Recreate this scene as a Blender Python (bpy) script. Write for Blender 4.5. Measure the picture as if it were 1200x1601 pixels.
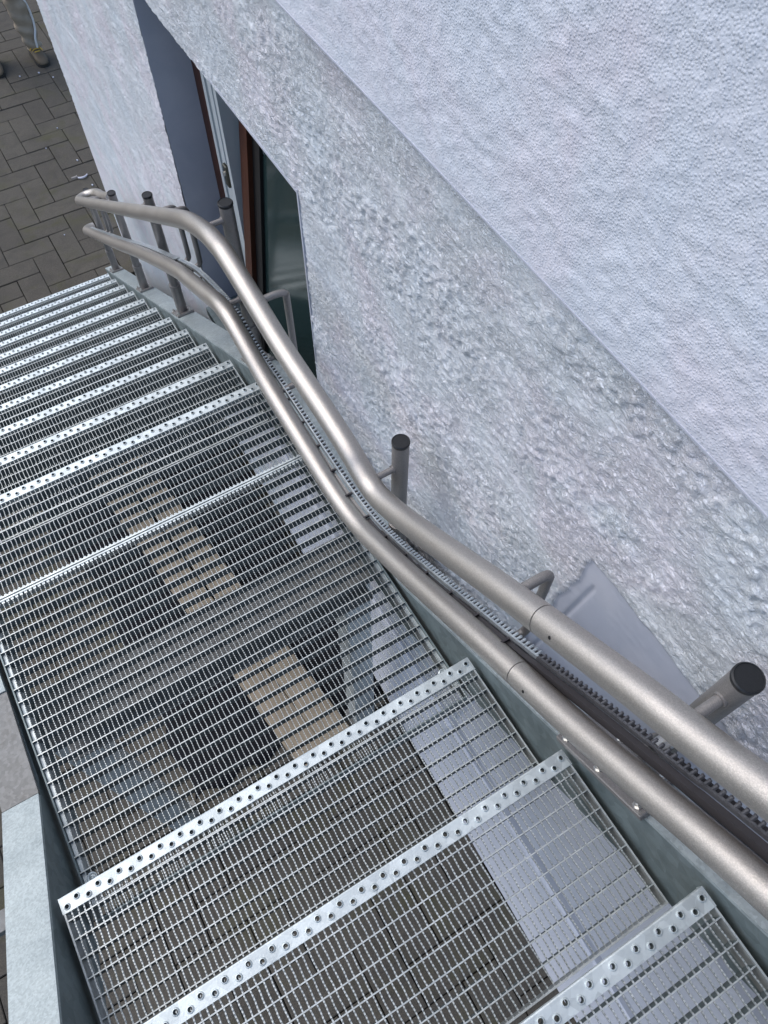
import bpy, math, random
import numpy as np
from mathutils import Vector, Matrix

# ------------------------------------------------------------------ reset
for o in list(bpy.data.objects):
    bpy.data.objects.remove(o)
S = bpy.context.scene
COL = S.collection
R = math.radians
rng = random.Random(7)

# ------------------------------------------------------------------ camera
cam_data = bpy.data.cameras.new('camera')
cam = bpy.data.objects.new('camera', cam_data)
COL.objects.link(cam)
cam_data.sensor_fit = 'HORIZONTAL'
cam_data.sensor_width = 36.0
cam_data.lens = 36.0 * 1198.94 / 1200.0
cam_data.clip_start = 0.02
cam_data.clip_end = 500.0
XC = Vector((0.857975, -0.513690, 0.000536))
YC = Vector((0.442270, 0.739217, 0.507892))
ZC = Vector((-0.261296, -0.435522, 0.861420))
M = Matrix((XC, YC, ZC)).transposed().to_4x4()
M.translation = Vector((-0.437983, -1.430992, 1.723712))
cam.matrix_world = M
S.camera = cam

# ------------------------------------------------------------------ sky, sun, exposure
SUN_EL, SUN_AZ = 52.0, 318.0           # azimuth clockwise from +y
world = bpy.data.worlds.new('World')
S.world = world
world.use_nodes = True
wn = world.node_tree.nodes
wl = world.node_tree.links
wn.clear()
sky = wn.new('ShaderNodeTexSky')
sky.sky_type = 'NISHITA'
sky.sun_disc = False
sky.sun_elevation = R(SUN_EL)
sky.sun_rotation = R(SUN_AZ)
sky.air_density = 1.0
sky.dust_density = 2.0
bg = wn.new('ShaderNodeBackground')
bg.inputs['Strength'].default_value = 0.15
wo = wn.new('ShaderNodeOutputWorld')
wl.new(sky.outputs[0], bg.inputs['Color'])
wl.new(bg.outputs[0], wo.inputs['Surface'])
sun_d = bpy.data.lights.new('sun', 'SUN')
sun_d.energy = 1.15
sun_d.angle = R(60)
sun_d.color = (1.0, 0.97, 0.93)
sun = bpy.data.objects.new('sun', sun_d)
COL.objects.link(sun)
el, az = R(SUN_EL), R(SUN_AZ)
dirv = Vector((math.sin(az) * math.cos(el), math.cos(az) * math.cos(el), math.sin(el)))
sun.rotation_euler = dirv.to_track_quat('Z', 'Y').to_euler()
sun.location = dirv * 20
S.view_settings.view_transform = 'Standard'
S.view_settings.look = 'None'
S.view_settings.exposure = 0.45
S.view_settings.gamma = 1.0
S.view_settings.use_curve_mapping = False

# ------------------------------------------------------------------ constants (metres)
G, RISE, W = 0.27, 0.170, 0.891        # going, rise, clear width of the treads
SL = RISE / G
LAND = 1.047                            # landing length
ZG = -1.87                              # paving level
NLOW = 10
WA, WK = 0.148, 0.022                   # wall plane x = WA + WK*y
def wx(y): return WA + WK * y
Z_JOINT = 1.04

# ------------------------------------------------------------------ mesh helpers
class MB:
    def __init__(s):
        s.v = []; s.f = []; s.m = []; s.mi = 0
    def add(s, vs, fs):
        b = len(s.v)
        s.v.extend([tuple(p) for p in vs])
        for f in fs:
            s.f.append(tuple(i + b for i in f)); s.m.append(s.mi)
    def box(s, x0, x1, y0, y1, z0, z1, M=None):
        vs = [(x0,y0,z0),(x1,y0,z0),(x1,y1,z0),(x0,y1,z0),(x0,y0,z1),(x1,y0,z1),(x1,y1,z1),(x0,y1,z1)]
        if M is not None: vs = [tuple(M @ Vector(p)) for p in vs]
        s.add(vs, [(3,2,1,0),(4,5,6,7),(0,1,5,4),(1,2,6,5),(2,3,7,6),(3,0,4,7)])
    def bbox(s, x0, x1, y0, y1, z0, z1, b, M=None):
        """box with a chamfer b on all top/bottom and vertical edges"""
        prof = [(z0, b), (z0 + b, 0), (z1 - b, 0), (z1, b)]
        rings = []
        for z, i in prof:
            a = b
            rings.append([(x0+i+a*(i==0),y0+i,z),(x1-i-a*(i==0),y0+i,z),(x1-i,y0+i+a*(i==0),z),(x1-i,y1-i-a*(i==0),z),
                          (x1-i-a*(i==0),y1-i,z),(x0+i+a*(i==0),y1-i,z),(x0+i,y1-i-a*(i==0),z),(x0+i,y0+i+a*(i==0),z)])
        vs = [p for r in rings for p in r]
        if M is not None: vs = [tuple(M @ Vector(p)) for p in vs]
        fs = []
        for k in range(3):
            for i in range(8):
                j = (i+1) % 8
                fs.append((k*8+i, k*8+j, k*8+8+j, k*8+8+i))
        fs.append(tuple(reversed(range(8)))); fs.append(tuple(range(24, 32)))
        s.add(vs, fs)
    def prism(s, poly, x0, x1):
        """polygon of (y,z) extruded along x"""
        n = len(poly)
        vs = [(x0, y, z) for y, z in poly] + [(x1, y, z) for y, z in poly]
        fs = [tuple(range(n)), tuple(reversed(range(n, 2*n)))]
        for i in range(n):
            j = (i+1) % n
            fs.append((i, i+n, j+n, j))
        s.add(vs, fs)
    def tube(s, pts, r, n=12, cap=True, squash=None):
        pts = [Vector(p) for p in pts]
        rs = r if isinstance(r, (list, tuple)) else [r] * len(pts)
        N = len(pts)
        t = []
        for i in range(N):
            a = pts[max(i-1, 0)]; b = pts[min(i+1, N-1)]
            t.append((b - a).normalized())
        up = Vector((0, 0, 1)) if abs(t[0].z) < 0.9 else Vector((1, 0, 0))
        u = (up - t[0] * up.dot(t[0])).normalized()
        vs = []; fs = []
        for i in range(N):
            u = (u - t[i] * u.dot(t[i])).normalized()
            w = t[i].cross(u)
            for k in range(n):
                a = 2 * math.pi * k / n
                vs.append(pts[i] + (u * math.cos(a) + w * math.sin(a)) * rs[i])
        for i in range(N-1):
            for k in range(n):
                j = (k+1) % n
                fs.append((i*n+k, i*n+j, (i+1)*n+j, (i+1)*n+k))
        if cap:
            fs.append(tuple(reversed(range(n)))); fs.append(tuple(range((N-1)*n, N*n)))
        s.add(vs, fs)
    def lathe(s, prof, c=(0,0,0), n=20, M=None):
        vs = []; fs = []
        for r, z in prof:
            for k in range(n):
                a = 2*math.pi*k/n
                p = Vector((r*math.cos(a), r*math.sin(a), z))
                if M is not None: p = M @ p
                vs.append(p + Vector(c))
        for i in range(len(prof)-1):
            for k in range(n):
                j = (k+1) % n
                fs.append((i*n+k, i*n+j, (i+1)*n+j, (i+1)*n+k))
        if prof[0][0] > 1e-6: fs.append(tuple(reversed(range(n))))
        if prof[-1][0] > 1e-6: fs.append(tuple(range((len(prof)-1)*n, len(prof)*n)))
        s.add(vs, fs)
    def mesh(s, name, mats, smooth=False):
        me = bpy.data.meshes.new(name)
        me.from_pydata(s.v, [], s.f)
        for m in (mats if isinstance(mats, (list, tuple)) else [mats]): me.materials.append(m)
        if any(s.m): me.polygons.foreach_set('material_index', s.m)
        if smooth:
            me.polygons.foreach_set('use_smooth', [True] * len(me.polygons))
            try: me.set_sharp_from_angle(angle=R(40))
            except Exception: pass
        me.validate(); me.update()
        return me

def link(name, me, parent=None, loc=(0,0,0)):
    o = bpy.data.objects.new(name, me)
    COL.objects.link(o)
    o.location = loc
    if parent is not None: o.parent = parent
    return o
def part(name, mb, mat, parent, smooth=False, loc=(0,0,0)):
    return link(name, mb.mesh(name, mat, smooth), parent, loc)
def thing(name, label, cat, loc=(0,0,0), group=None):
    o = bpy.data.objects.new(name, None)
    COL.objects.link(o)
    o.location = loc
    o.empty_display_size = 0.1
    tag(o, label, cat, group)
    return o
def tag(o, label, cat, group=None):
    o['label'] = label; o['category'] = cat
    if group: o['group'] = group
def catmull(pts, sub=8):
    P = [Vector(p) for p in pts]
    P = [P[0]*2 - P[1]] + P + [P[-1]*2 - P[-2]]
    out = []
    for i in range(1, len(P)-2):
        for k in range(sub):
            t = k / sub
            a, b, c, d = P[i-1], P[i], P[i+1], P[i+2]
            out.append(0.5*((2*b) + (c-a)*t + (2*a-5*b+4*c-d)*t*t + (3*b-a-3*c+d)*t**3))
    out.append(P[-2])
    return out
def smoothpath(pts, it=3):
    for _ in range(it):
        pts = [pts[0]] + [(pts[i-1] + pts[i]*2 + pts[i+1]) / 4 for i in range(1, len(pts)-1)] + [pts[-1]]
    return pts

# ------------------------------------------------------------------ materials
def mat(name, base, rough=0.5, metal=0.0, spec=0.5):
    m = bpy.data.materials.new(name)
    m.use_nodes = True
    nt = m.node_tree
    b = nt.nodes['Principled BSDF']
    b.inputs['Base Color'].default_value = (*base, 1)
    b.inputs['Roughness'].default_value = rough
    b.inputs['Metallic'].default_value = metal
    b.inputs['Specular IOR Level'].default_value = spec
    return m, nt, b
def N(nt, t, **kw):
    n = nt.nodes.new(t)
    for k, v in kw.items():
        if k in n.inputs.keys(): n.inputs[k].default_value = v
        else: setattr(n, k, v)
    return n
def coords(nt, scale=(1,1,1), kind='Object'):
    tc = nt.nodes.new('ShaderNodeTexCoord')
    mp = nt.nodes.new('ShaderNodeMapping')
    mp.inputs['Scale'].default_value = scale
    nt.links.new(tc.outputs[kind], mp.inputs['Vector'])
    return mp.outputs[0]
def noise(nt, vec, scale, detail=4, rough=0.55, dist=0.0):
    n = nt.nodes.new('ShaderNodeTexNoise')
    n.inputs['Scale'].default_value = scale
    n.inputs['Detail'].default_value = detail
    n.inputs['Roughness'].default_value = rough
    n.inputs['Distortion'].default_value = dist
    nt.links.new(vec, n.inputs['Vector'])
    return n.outputs['Fac']
def ramp(nt, fac, stops):
    r = nt.nodes.new('ShaderNodeValToRGB')
    cr = r.color_ramp
    while len(cr.elements) < len(stops): cr.elements.new(0.5)
    for e, (p, c) in zip(cr.elements, stops):
        e.position = p
        e.color = (*c, 1) if len(c) == 3 else c
    nt.links.new(fac, r.inputs['Fac'])
    return r.outputs['Color']
def mix(nt, fac, a, b, mode='MIX'):
    n = nt.nodes.new('ShaderNodeMix')
    n.data_type = 'RGBA'; n.blend_type = mode
    for sock, val in ((n.inputs[0], fac), (n.inputs[6], a), (n.inputs[7], b)):
        if isinstance(val, (int, float)): sock.default_value = val
        elif isinstance(val, tuple): sock.default_value = (*val, 1)
        else: nt.links.new(val, sock)
    return n.outputs[2]
def bump(nt, b, h, strength, dist, prev=None):
    n = nt.nodes.new('ShaderNodeBump')
    n.inputs['Strength'].default_value = strength
    n.inputs['Distance'].default_value = dist
    nt.links.new(h, n.inputs['Height'])
    if prev is not None: nt.links.new(prev, n.inputs['Normal'])
    nt.links.new(n.outputs[0], b.inputs['Normal'])
    return n.outputs[0]
def maprange(nt, v, a, b, c, d):
    n = nt.nodes.new('ShaderNodeMapRange')
    for i, x in zip(('From Min','From Max','To Min','To Max'), (a,b,c,d)): n.inputs[i].default_value = x
    nt.links.new(v, n.inputs['Value'])
    return n.outputs[0]

def galvanised(name, c0, c1, rough=0.42, metal=0.75, spangle=90, stain=0.0):
    m, nt, b = mat(name, c0, rough, metal)
    v = coords(nt)
    vo = N(nt, 'ShaderNodeTexVoronoi'); vo.inputs['Scale'].default_value = spangle
    nt.links.new(v, vo.inputs['Vector'])
    big = noise(nt, v, 14, 6, 0.65)
    c = mix(nt, maprange(nt, big, 0.3, 0.7, 0, 1), c0, c1)
    bw = nt.nodes.new('ShaderNodeRGBToBW'); nt.links.new(vo.outputs['Color'], bw.inputs[0])
    c = mix(nt, 0.22, c, ramp(nt, bw.outputs[0], [(0.2, tuple(x*0.6 for x in c0)), (0.8, tuple(min(1, x*1.35) for x in c1))]))
    if stain:
        st = noise(nt, v, 30, 8, 0.7, 1.0)
        c = mix(nt, maprange(nt, st, 0.52, 0.75, 0, stain), c, (0.10, 0.085, 0.06))
    nt.links.new(c, b.inputs['Base Color'])
    nt.links.new(maprange(nt, big, 0.25, 0.75, rough-0.1, rough+0.14), b.inputs['Roughness'])
    bump(nt, b, noise(nt, v, 260, 3), 0.12, 0.002)
    return m
GALV = galvanised('galvanised steel', (0.47,0.54,0.57), (0.60,0.67,0.69), 0.42, 0.7)
GALV_GRATE = galvanised('galvanised grating wire', (0.42,0.455,0.46), (0.56,0.60,0.60), 0.42, 0.55)
GALV_SHADE = galvanised('shaded zinc bar sides and holes', (0.10,0.13,0.14), (0.18,0.22,0.23), 0.6, 0.3, 60)  # dark tone stands for shade on bar sides and inside the holes
GALV_NOSE = galvanised('galvanised nosing sheet', (0.48,0.54,0.56), (0.63,0.69,0.70), 0.42, 0.55, 60)
GALV_DARK = galvanised('shaded weathered galvanised stringer', (0.15,0.195,0.205), (0.235,0.285,0.295), 0.5, 0.45, 50, 0.3)  # stained zinc; web darker than its flange, shade put into the colour
GALV_FLANGE = galvanised('galvanised stringer flange', (0.36,0.42,0.44), (0.50,0.56,0.57), 0.5, 0.5, 160, 0.2)
GALV_SPECK = galvanised('speckled galvanised flange', (0.33,0.38,0.39), (0.50,0.56,0.56), 0.6, 0.25, 300, 0.1)
GALV_DULL = galvanised('dull soiled galvanised flange', (0.19,0.19,0.18), (0.30,0.30,0.29), 0.7, 0.2, 140, 0.35)

def powder(name, c, metal=0.85, dr=0.0):
    m, nt, b = mat(name, c, 0.3, metal)
    v = coords(nt)
    sp = N(nt, 'ShaderNodeTexVoronoi'); sp.inputs['Scale'].default_value = 900
    nt.links.new(v, sp.inputs['Vector'])
    bw = nt.nodes.new('ShaderNodeRGBToBW'); nt.links.new(sp.outputs['Color'], bw.inputs[0])
    col = mix(nt, maprange(nt, bw.outputs[0], 0.3, 0.85, 0, 0.5), c, tuple(min(1, x*1.5) for x in c))
    nt.links.new(col, b.inputs['Base Color'])
    big = noise(nt, v, 9, 5, 0.6)
    nt.links.new(maprange(nt, big, 0.3, 0.7, 0.37 + dr, 0.45 + dr), b.inputs['Roughness'])
    bump(nt, b, noise(nt, v, 900, 2), 0.5, 0.0009)
    return m
RAIL = powder('champagne metallic powder coat', (0.44, 0.415, 0.39))
POST = powder('grey brown metallic powder coat', (0.25, 0.24, 0.235), 0.55, 0.05)
BLACK, _nt, _b = mat('black plastic', (0.012, 0.013, 0.015), 0.42)
bump(_nt, _b, noise(_nt, coords(_nt), 420, 3), 0.3, 0.001)
DARKSTEEL, _nt, _b = mat('dark rack steel', (0.075, 0.07, 0.075), 0.45, 0.6)
bump(_nt, _b, noise(_nt, coords(_nt), 90, 4), 0.3, 0.002)
RACKM = galvanised('rack zinc', (0.52,0.57,0.60), (0.68,0.73,0.75), 0.35, 0.8, 200)
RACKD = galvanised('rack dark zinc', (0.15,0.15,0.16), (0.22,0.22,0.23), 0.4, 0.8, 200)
BOLT, _, _ = mat('bright zinc bolt', (0.62, 0.62, 0.60), 0.28, 0.9)

def plaster(name, fine):
    m, nt, b = mat(name, (0.62, 0.65, 0.72), 1.0, 0.0, 0.0)
    v = coords(nt)
    big = noise(nt, v, 3.2, 3, 0.6, 0.4)
    k = 0.92 if fine else 1.12
    tint = lambda c: tuple(min(0.88, x*k) for x in c)
    col = ramp(nt, big, [(0.30, tint((0.66,0.725,0.82))), (0.48, tint((0.70,0.74,0.825))), (0.62, tint((0.735,0.725,0.81))), (0.78, tint((0.67,0.74,0.80)))])
    mid = noise(nt, v, 30, 5, 0.6)
    col = mix(nt, maprange(nt, mid, 0.40, 0.75, 0, 0.25), col, (0.60, 0.64, 0.73))
    nt.links.new(col, b.inputs['Base Color'])
    if fine:
        vo = N(nt, 'ShaderNodeTexVoronoi', feature='SMOOTH_F1'); vo.inputs['Scale'].default_value = 300; vo.inputs['Smoothness'].default_value = 0.5
        nt.links.new(v, vo.inputs['Vector'])
        g = maprange(nt, vo.outputs['Distance'], 0.15, 0.55, 1, 0)
        n1 = bump(nt, b, g, 0.7, 0.0008)
        g2 = noise(nt, v, 170, 4, 0.6)
        n2 = bump(nt, b, g2, 0.6, 0.0018, n1)
        bump(nt, b, noise(nt, v, 14, 3, 0.5), 0.25, 0.02, n2)
    else:
        mask = maprange(nt, noise(nt, coords(nt, (1, 0.7, 1.6)), 9, 5, 0.65, 0.4), 0.36, 0.56, 0.50, 1.0)
        vv = coords(nt, (1, 0.7, 1.3))
        g = noise(nt, vv, 150, 5, 0.68, 0.1)
        mul = nt.nodes.new('ShaderNodeMath'); mul.operation = 'MULTIPLY'
        nt.links.new(maprange(nt, g, 0.41, 0.60, 0, 1), mul.inputs[0]); nt.links.new(mask, mul.inputs[1])
        n1 = bump(nt, b, mul.outputs[0], 1.0, 0.0030)
        g2 = noise(nt, v, 380, 3, 0.6)
        n2 = bump(nt, b, g2, 0.6, 0.0016, n1)
        st = noise(nt, coords(nt, (1, 0.10, 1.8)), 60, 4, 0.6)
        bump(nt, b, st, 0.10, 0.003, n2)
        pit = maprange(nt, g, 0.30, 0.44, 1, 0)
        mul2 = nt.nodes.new('ShaderNodeMath'); mul2.operation = 'MULTIPLY'
        nt.links.new(pit, mul2.inputs[0]); nt.links.new(mask, mul2.inputs[1])
        mul3 = nt.nodes.new('ShaderNodeMath'); mul3.operation = 'MULTIPLY'; mul3.inputs[1].default_value = 0.22
        nt.links.new(mul2.outputs[0], mul3.inputs[0])
        col = mix(nt, mul3.outputs[0], col, (0.40, 0.42, 0.48))     # shade of the pits painted into the colour
        nt.links.new(col, b.inputs['Base Color'])
    return m
PL_ROUGH = plaster('rough lavender white render', False)
PL_FINE = plaster('fine lavender white render', True)
PL_LOW, _, _ = mat('pale lower wall paint', (0.66, 0.68, 0.75), 0.9, 0, 0.1)
PL_SMOOTH, _nt, _b = mat('smooth painted plaster', (0.46, 0.485, 0.56), 0.8, 0, 0.25)
_v = coords(_nt)
_nt.links.new(ramp(_nt, noise(_nt, _v, 7, 5, 0.6, 0.5), [(0.3, (0.42,0.45,0.53)), (0.7, (0.50,0.52,0.59))]), _b.inputs['Base Color'])
bump(_nt, _b, noise(_nt, _v, 90, 5, 0.6), 0.15, 0.002)

# ------------------------------------------------------------------ more materials
def paver_mat():
    m, nt, b = mat('concrete paver', (0.08, 0.075, 0.066), 0.88, 0, 0.3)
    geo = nt.nodes.new('ShaderNodeNewGeometry')
    pos = geo.outputs['Position']
    oi = nt.nodes.new('ShaderNodeObjectInfo')
    base = ramp(nt, oi.outputs['Random'], [(0.0, (0.050,0.046,0.040)), (0.35, (0.066,0.061,0.052)), (0.7, (0.078,0.072,0.060)), (1.0, (0.060,0.057,0.050))])
    grit = noise(nt, pos, 210, 5, 0.75)
    c = mix(nt, maprange(nt, grit, 0.35, 0.7, 0, 0.9), base, (0.135, 0.122, 0.100))
    blot = noise(nt, pos, 7, 6, 0.65, 0.6)
    c = mix(nt, maprange(nt, blot, 0.45, 0.75, 0, 0.55), c, (0.045, 0.042, 0.038))
    moss = noise(nt, pos, 2.6, 5, 0.7, 0.8)
    c = mix(nt, maprange(nt, moss, 0.52, 0.70, 0, 0.6), c, (0.078, 0.078, 0.034))
    nt.links.new(c, b.inputs['Base Color'])
    bump(nt, b, grit, 0.9, 0.004)
    return m
PAVER = paver_mat()
SAND, _nt, _b = mat('dark joint sand', (0.022, 0.021, 0.018), 0.95, 0, 0.1)
_v = coords(_nt)
_nt.links.new(ramp(_nt, noise(_nt, _v, 60, 6, 0.7), [(0.35, (0.014,0.013,0.011)), (0.6, (0.032,0.030,0.024)), (0.75, (0.040,0.046,0.018))]), _b.inputs['Base Color'])
TARP, _nt, _b = mat('black plastic shade sheet', (0.010, 0.011, 0.014), 0.85, 0, 0.15)
bump(_nt, _b, noise(_nt, coords(_nt), 14, 5, 0.6, 0.5), 0.5, 0.02)

def wood(name, a, bcol, sc=(3,40,40), rough=0.75):
    m, nt, b = mat(name, a, rough)
    v = coords(nt, sc)
    n = noise(nt, v, 1.0, 8, 0.65, 1.2)
    n2 = noise(nt, coords(nt), 5, 5, 0.6)
    c = mix(nt, maprange(nt, n, 0.3, 0.7, 0, 1), a, bcol)
    c = mix(nt, maprange(nt, n2, 0.45, 0.75, 0, 0.5), c, tuple(x*0.55 for x in a))
    nt.links.new(c, b.inputs['Base Color'])
    bump(nt, b, n, 0.4, 0.003)
    return m
PLANK = wood('weathered scaffold plank', (0.25,0.205,0.145), (0.36,0.295,0.215), (45,3,45))
BROWN = wood('red brown stained wood', (0.050,0.014,0.006), (0.085,0.026,0.011), (40,40,3), 0.5)
PVC, _nt, _b = mat('pale grey window profile', (0.47, 0.52, 0.55), 0.4)
BLUEGREY, _, _ = mat('blue grey seal', (0.10, 0.13, 0.145), 0.5)
GASKET, _, _ = mat('black rubber gasket', (0.008, 0.008, 0.009), 0.6)
GLASS, _nt, _b = mat('dark green tinted pane', (0.022, 0.042, 0.043), 0.12, 0, 0.5)
BRASS, _, _ = mat('old lock plate', (0.10, 0.10, 0.085), 0.4, 0.8)
DARKIN, _, _ = mat('dark room interior', (0.02, 0.02, 0.022), 0.9)

# ------------------------------------------------------------------ ground and pavers
gb = MB()
gb.box(-60, 60, -60, 60, ZG - 0.3, ZG - 0.012)
ground = link('ground', gb.mesh('ground', SAND))
ground['kind'] = 'structure'
PW = 0.16
AX, AY = -0.2005 - 0.16, 3.475          # a joint crossing of the herringbone
def in_view(x, y):
    if y > 2.3:
        return x > -0.72 + (y - 3.2) * 0.33 - 0.12 and x < 0.62 and y < 7.0 and not (y < 3.0 and x > wx(y) - 0.02)
    return -2.0 < x < 0.18 and -2.45 < y < 1.35 and not (x > wx(y) + 0.02)
def paver_mesh(lx, ly, seed):
    r = random.Random(seed)
    b = MB()
    g = 0.0021
    b.bbox(g, lx - g, g, ly - g, -0.06, 0.0, 0.003)
    b.v = [(x + r.uniform(-.0008, .0008), y + r.uniform(-.0008, .0008), z + r.uniform(-.0007, .0007)) for x, y, z in b.v]
    return b.mesh('paver', PAVER)
PM = {('H', k): paver_mesh(2*PW, PW, k) for k in range(4)}
PM.update({('V', k): paver_mesh(PW, 2*PW, 10 + k) for k in range(4)})
field = MB()
npav = 0
cand = []
for i in range(-22, 26):
    for j in range(-40, 30):
        d = (i - j) % 4
        if d not in (0, 3): continue
        x, y = AX + i * PW, AY + j * PW
        kind = 'H' if d == 0 else 'V'
        cx, cy = (x + PW, y + PW/2) if kind == 'H' else (x + PW/2, y + PW)
        cand.append((x, y, cx, cy, kind))
CAMP = cam.matrix_world.translation
vis = [c for c in cand if in_view(c[2], c[3])]
vis.sort(key=lambda c: (Vector((c[2], c[3], ZG)) - CAMP).length)
near = set(id(c) for c in vis[:298])
for c in cand:
    x, y, cx, cy, kind = c
    if cx > wx(cy) + 0.02 and cy < 3.1: continue
    dz = rng.uniform(-0.002, 0.002)
    if id(c) in near:
        o = link('paver', PM[(kind, rng.randrange(4))], ground, (x, y, ZG + dz))
        o.rotation_euler = (rng.uniform(-.006, .006), rng.uniform(-.006, .006), rng.uniform(-.005, .005))
        npav += 1
    elif -3.4 < cx < 3.2:
        lx, ly = (2*PW, PW) if kind == 'H' else (PW, 2*PW)
        field.box(x + .003, x + lx - .003, y + .003, y + ly - .003, ZG - .06, ZG + dz)
po = part('paver_field', field, PAVER, ground)
po['kind'] = 'stuff'

# ------------------------------------------------------------------ house wall
wall = thing('house_wall', 'lavender white rendered house wall with rough lower band and smoother upper storey', 'wall', (WA, 0, ZG))
nprng = np.random.default_rng(11)
def fft_noise(ny, nz, step, sy, sz, seed):
    """gaussian-filtered white noise, sigma sy/sz in metres, unit variance"""
    r = np.random.default_rng(seed)
    f = np.fft.rfft2(r.standard_normal((ny, nz)))
    ky = np.fft.fftfreq(ny, step)[:, None]; kz = np.fft.rfftfreq(nz, step)[None, :]
    f *= np.exp(-2 * math.pi**2 * ((ky*sy)**2 + (kz*sz)**2))
    h = np.fft.irfft2(f, s=(ny, nz))
    return (h - h.mean()) / h.std()
def sample(img, y0, z0, step, Y, Zc):
    fy = np.clip((Y - y0) / step, 0, img.shape[0] - 1.001); fz = np.clip((Zc - z0) / step, 0, img.shape[1] - 1.001)
    iy = fy.astype(int); iz = fz.astype(int); ty = fy - iy; tz = fz - iz
    return (img[iy, iz]*(1-ty)*(1-tz) + img[iy+1, iz]*ty*(1-tz) + img[iy, iz+1]*(1-ty)*tz + img[iy+1, iz+1]*ty*tz)
def sstep(a, b, x):
    t = np.clip((x - a) / (b - a), 0, 1)
    return t*t*(3 - 2*t)
def seg(a, b, st): return list(np.linspace(a, b, max(2, int(round((b - a) / st)) + 1)))[:-1]
def height_mesh(name, ys, zs, hfun, mats, hole=None, matfun=None):
    Y, Zc = np.meshgrid(np.array(ys), np.array(zs), indexing='ij')
    h = hfun(Y, Zc)
    X = WA + WK * Y - h
    co = np.stack([X - WA, Y, Zc - ZG], -1).reshape(-1, 3)
    ny, nz = Y.shape
    idx = np.arange(ny * nz).reshape(ny, nz)
    q = np.stack([idx[:-1, :-1], idx[:-1, 1:], idx[1:, 1:], idx[1:, :-1]], -1).reshape(-1, 4)
    cy = ((Y[:-1, :-1] + Y[1:, 1:]) / 2).reshape(-1); cz = ((Zc[:-1, :-1] + Zc[1:, 1:]) / 2).reshape(-1)
    if hole is not None:
        keep = ~((cy > hole[0]) & (cy < hole[1]) & (cz > hole[2]) & (cz < hole[3]))
        q = q[keep]; cy = cy[keep]; cz = cz[keep]
    me = bpy.data.meshes.new(name)
    me.vertices.add(len(co)); me.vertices.foreach_set('co', co.astype(np.float32).ravel())
    me.loops.add(q.size); me.loops.foreach_set('vertex_index', q.astype(np.int32).ravel())
    me.polygons.add(len(q)); me.polygons.foreach_set('loop_start', np.arange(0, q.size, 4, dtype=np.int32))
    me.polygons.foreach_set('loop_total', np.full(len(q), 4, dtype=np.int32))
    for m in mats: me.materials.append(m)
    if matfun is not None: me.polygons.foreach_set('material_index', matfun(cy, cz).astype(np.int32))
    me.polygons.foreach_set('use_smooth', np.ones(len(q), dtype=bool))
    me.update(calc_edges=True); me.validate()
    return me
WY0, WY1, WZ_S = -2.8, 3.08, -0.62       # window opening bottom
OY0, OY1, OZ1 = -0.085, 0.985, 0.632
ST = 0.0030
ny_, nz_ = int((WY1 - WY0) / ST) + 2, int((Z_JOINT + 1.0) / ST) + 2
n_blob = fft_noise(ny_, nz_, ST, 0.0044, 0.0028, 1)
n_fine = fft_noise(ny_, nz_, ST, 0.0034, 0.0030, 2)
n_patch = fft_noise(ny_, nz_, ST, 0.085, 0.035, 3)
n_streak = fft_noise(ny_, nz_, ST, 0.045, 0.0034, 4)
n_wave = fft_noise(ny_, nz_, ST, 0.35, 0.22, 5)
P_Y, P_Z = -1.068, 0.655                 # smooth patched panel: y < P_Y, z < P_Z
def panel_mask(Y, Zc):
    wob = 0.003 * np.sin(Zc * 31) + 0.002 * np.sin(Zc * 83 + 1) + 0.002 * np.sin(Y * 57)
    slope = -0.12 * (Zc - 0.2)
    return sstep(0, 0.012, (P_Y + slope + wob) - Y) * sstep(0, 0.014, (P_Z + wob) - Zc)
def h_rough(Y, Zc):
    a = (WY0, -1.0, ST, Y, Zc)
    blob = sample(n_blob, *a); fine = sample(n_fine, *a); patch = sample(n_patch, *a)
    streak = sample(n_streak, *a); wave = sample(n_wave, *a)
    m = sstep(-1.1, 0.9, patch)
    big = 0.5 + 0.8 * sstep(0.7, -1.1, Y)                       # coarser grain towards the near end
    h = (0.0036 * sstep(-0.6, 1.0, blob) * big * (0.25 + 0.75 * m) + 0.0007 * fine
         + 0.0004 * streak * (1.2 - m) + 0.0025 * wave)
    top = sstep(0.0, 0.06, Z_JOINT - Zc)
    h = h * (0.25 + 0.75 * top)
    low = sstep(-0.95, -0.8, Zc)
    h = h * (0.4 + 0.6 * low)
    pm = panel_mask(Y, Zc)
    gy = P_Y - 0.034 - 0.12 * (Zc - 0.2) - 0.02 * (Zc - 0.3)
    groove = np.exp(-((Y - gy) / 0.0045)**2) * sstep(0.60, 0.57, Zc)
    hp = -0.004 + 0.0010 * wave + 0.00010 * fine + 0.00010 * streak - 0.0045 * groove
    h = h * (1 - pm) + hp * pm
    # horizontal recessed band low on the wall
    h = h - 0.016 * sstep(-0.86, -0.88, Zc) * sstep(-1.00, -0.985, Zc) * sstep(0.6, 0.5, Y)
    return h
ys = seg(WY0, -1.95, 0.03) + seg(-1.95, OY0, 0.0034) + seg(OY0, 0.4, 0.0045) + seg(0.4, OY1, 0.0065) + seg(OY1, WY1, 0.0065) + [WY1]
zs = seg(ZG, -1.0, 0.03) + seg(-1.0, WZ_S, 0.008) + seg(WZ_S, -.1, 0.0055) + seg(-.1, OZ1, 0.0036) + seg(OZ1, Z_JOINT, 0.0034) + [Z_JOINT]
me = height_mesh('rough_render', ys, zs, h_rough, [PL_ROUGH, PL_SMOOTH, PL_LOW], (OY0, OY1, WZ_S, OZ1),
                 lambda cy, cz: np.where((cy < 0.5) & ((cz < -0.86) | ((panel_mask(cy, cz) > 0.5) & (cz < 0.02))), 2, np.where(panel_mask(cy, cz) > 0.5, 1, 0)))
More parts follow.
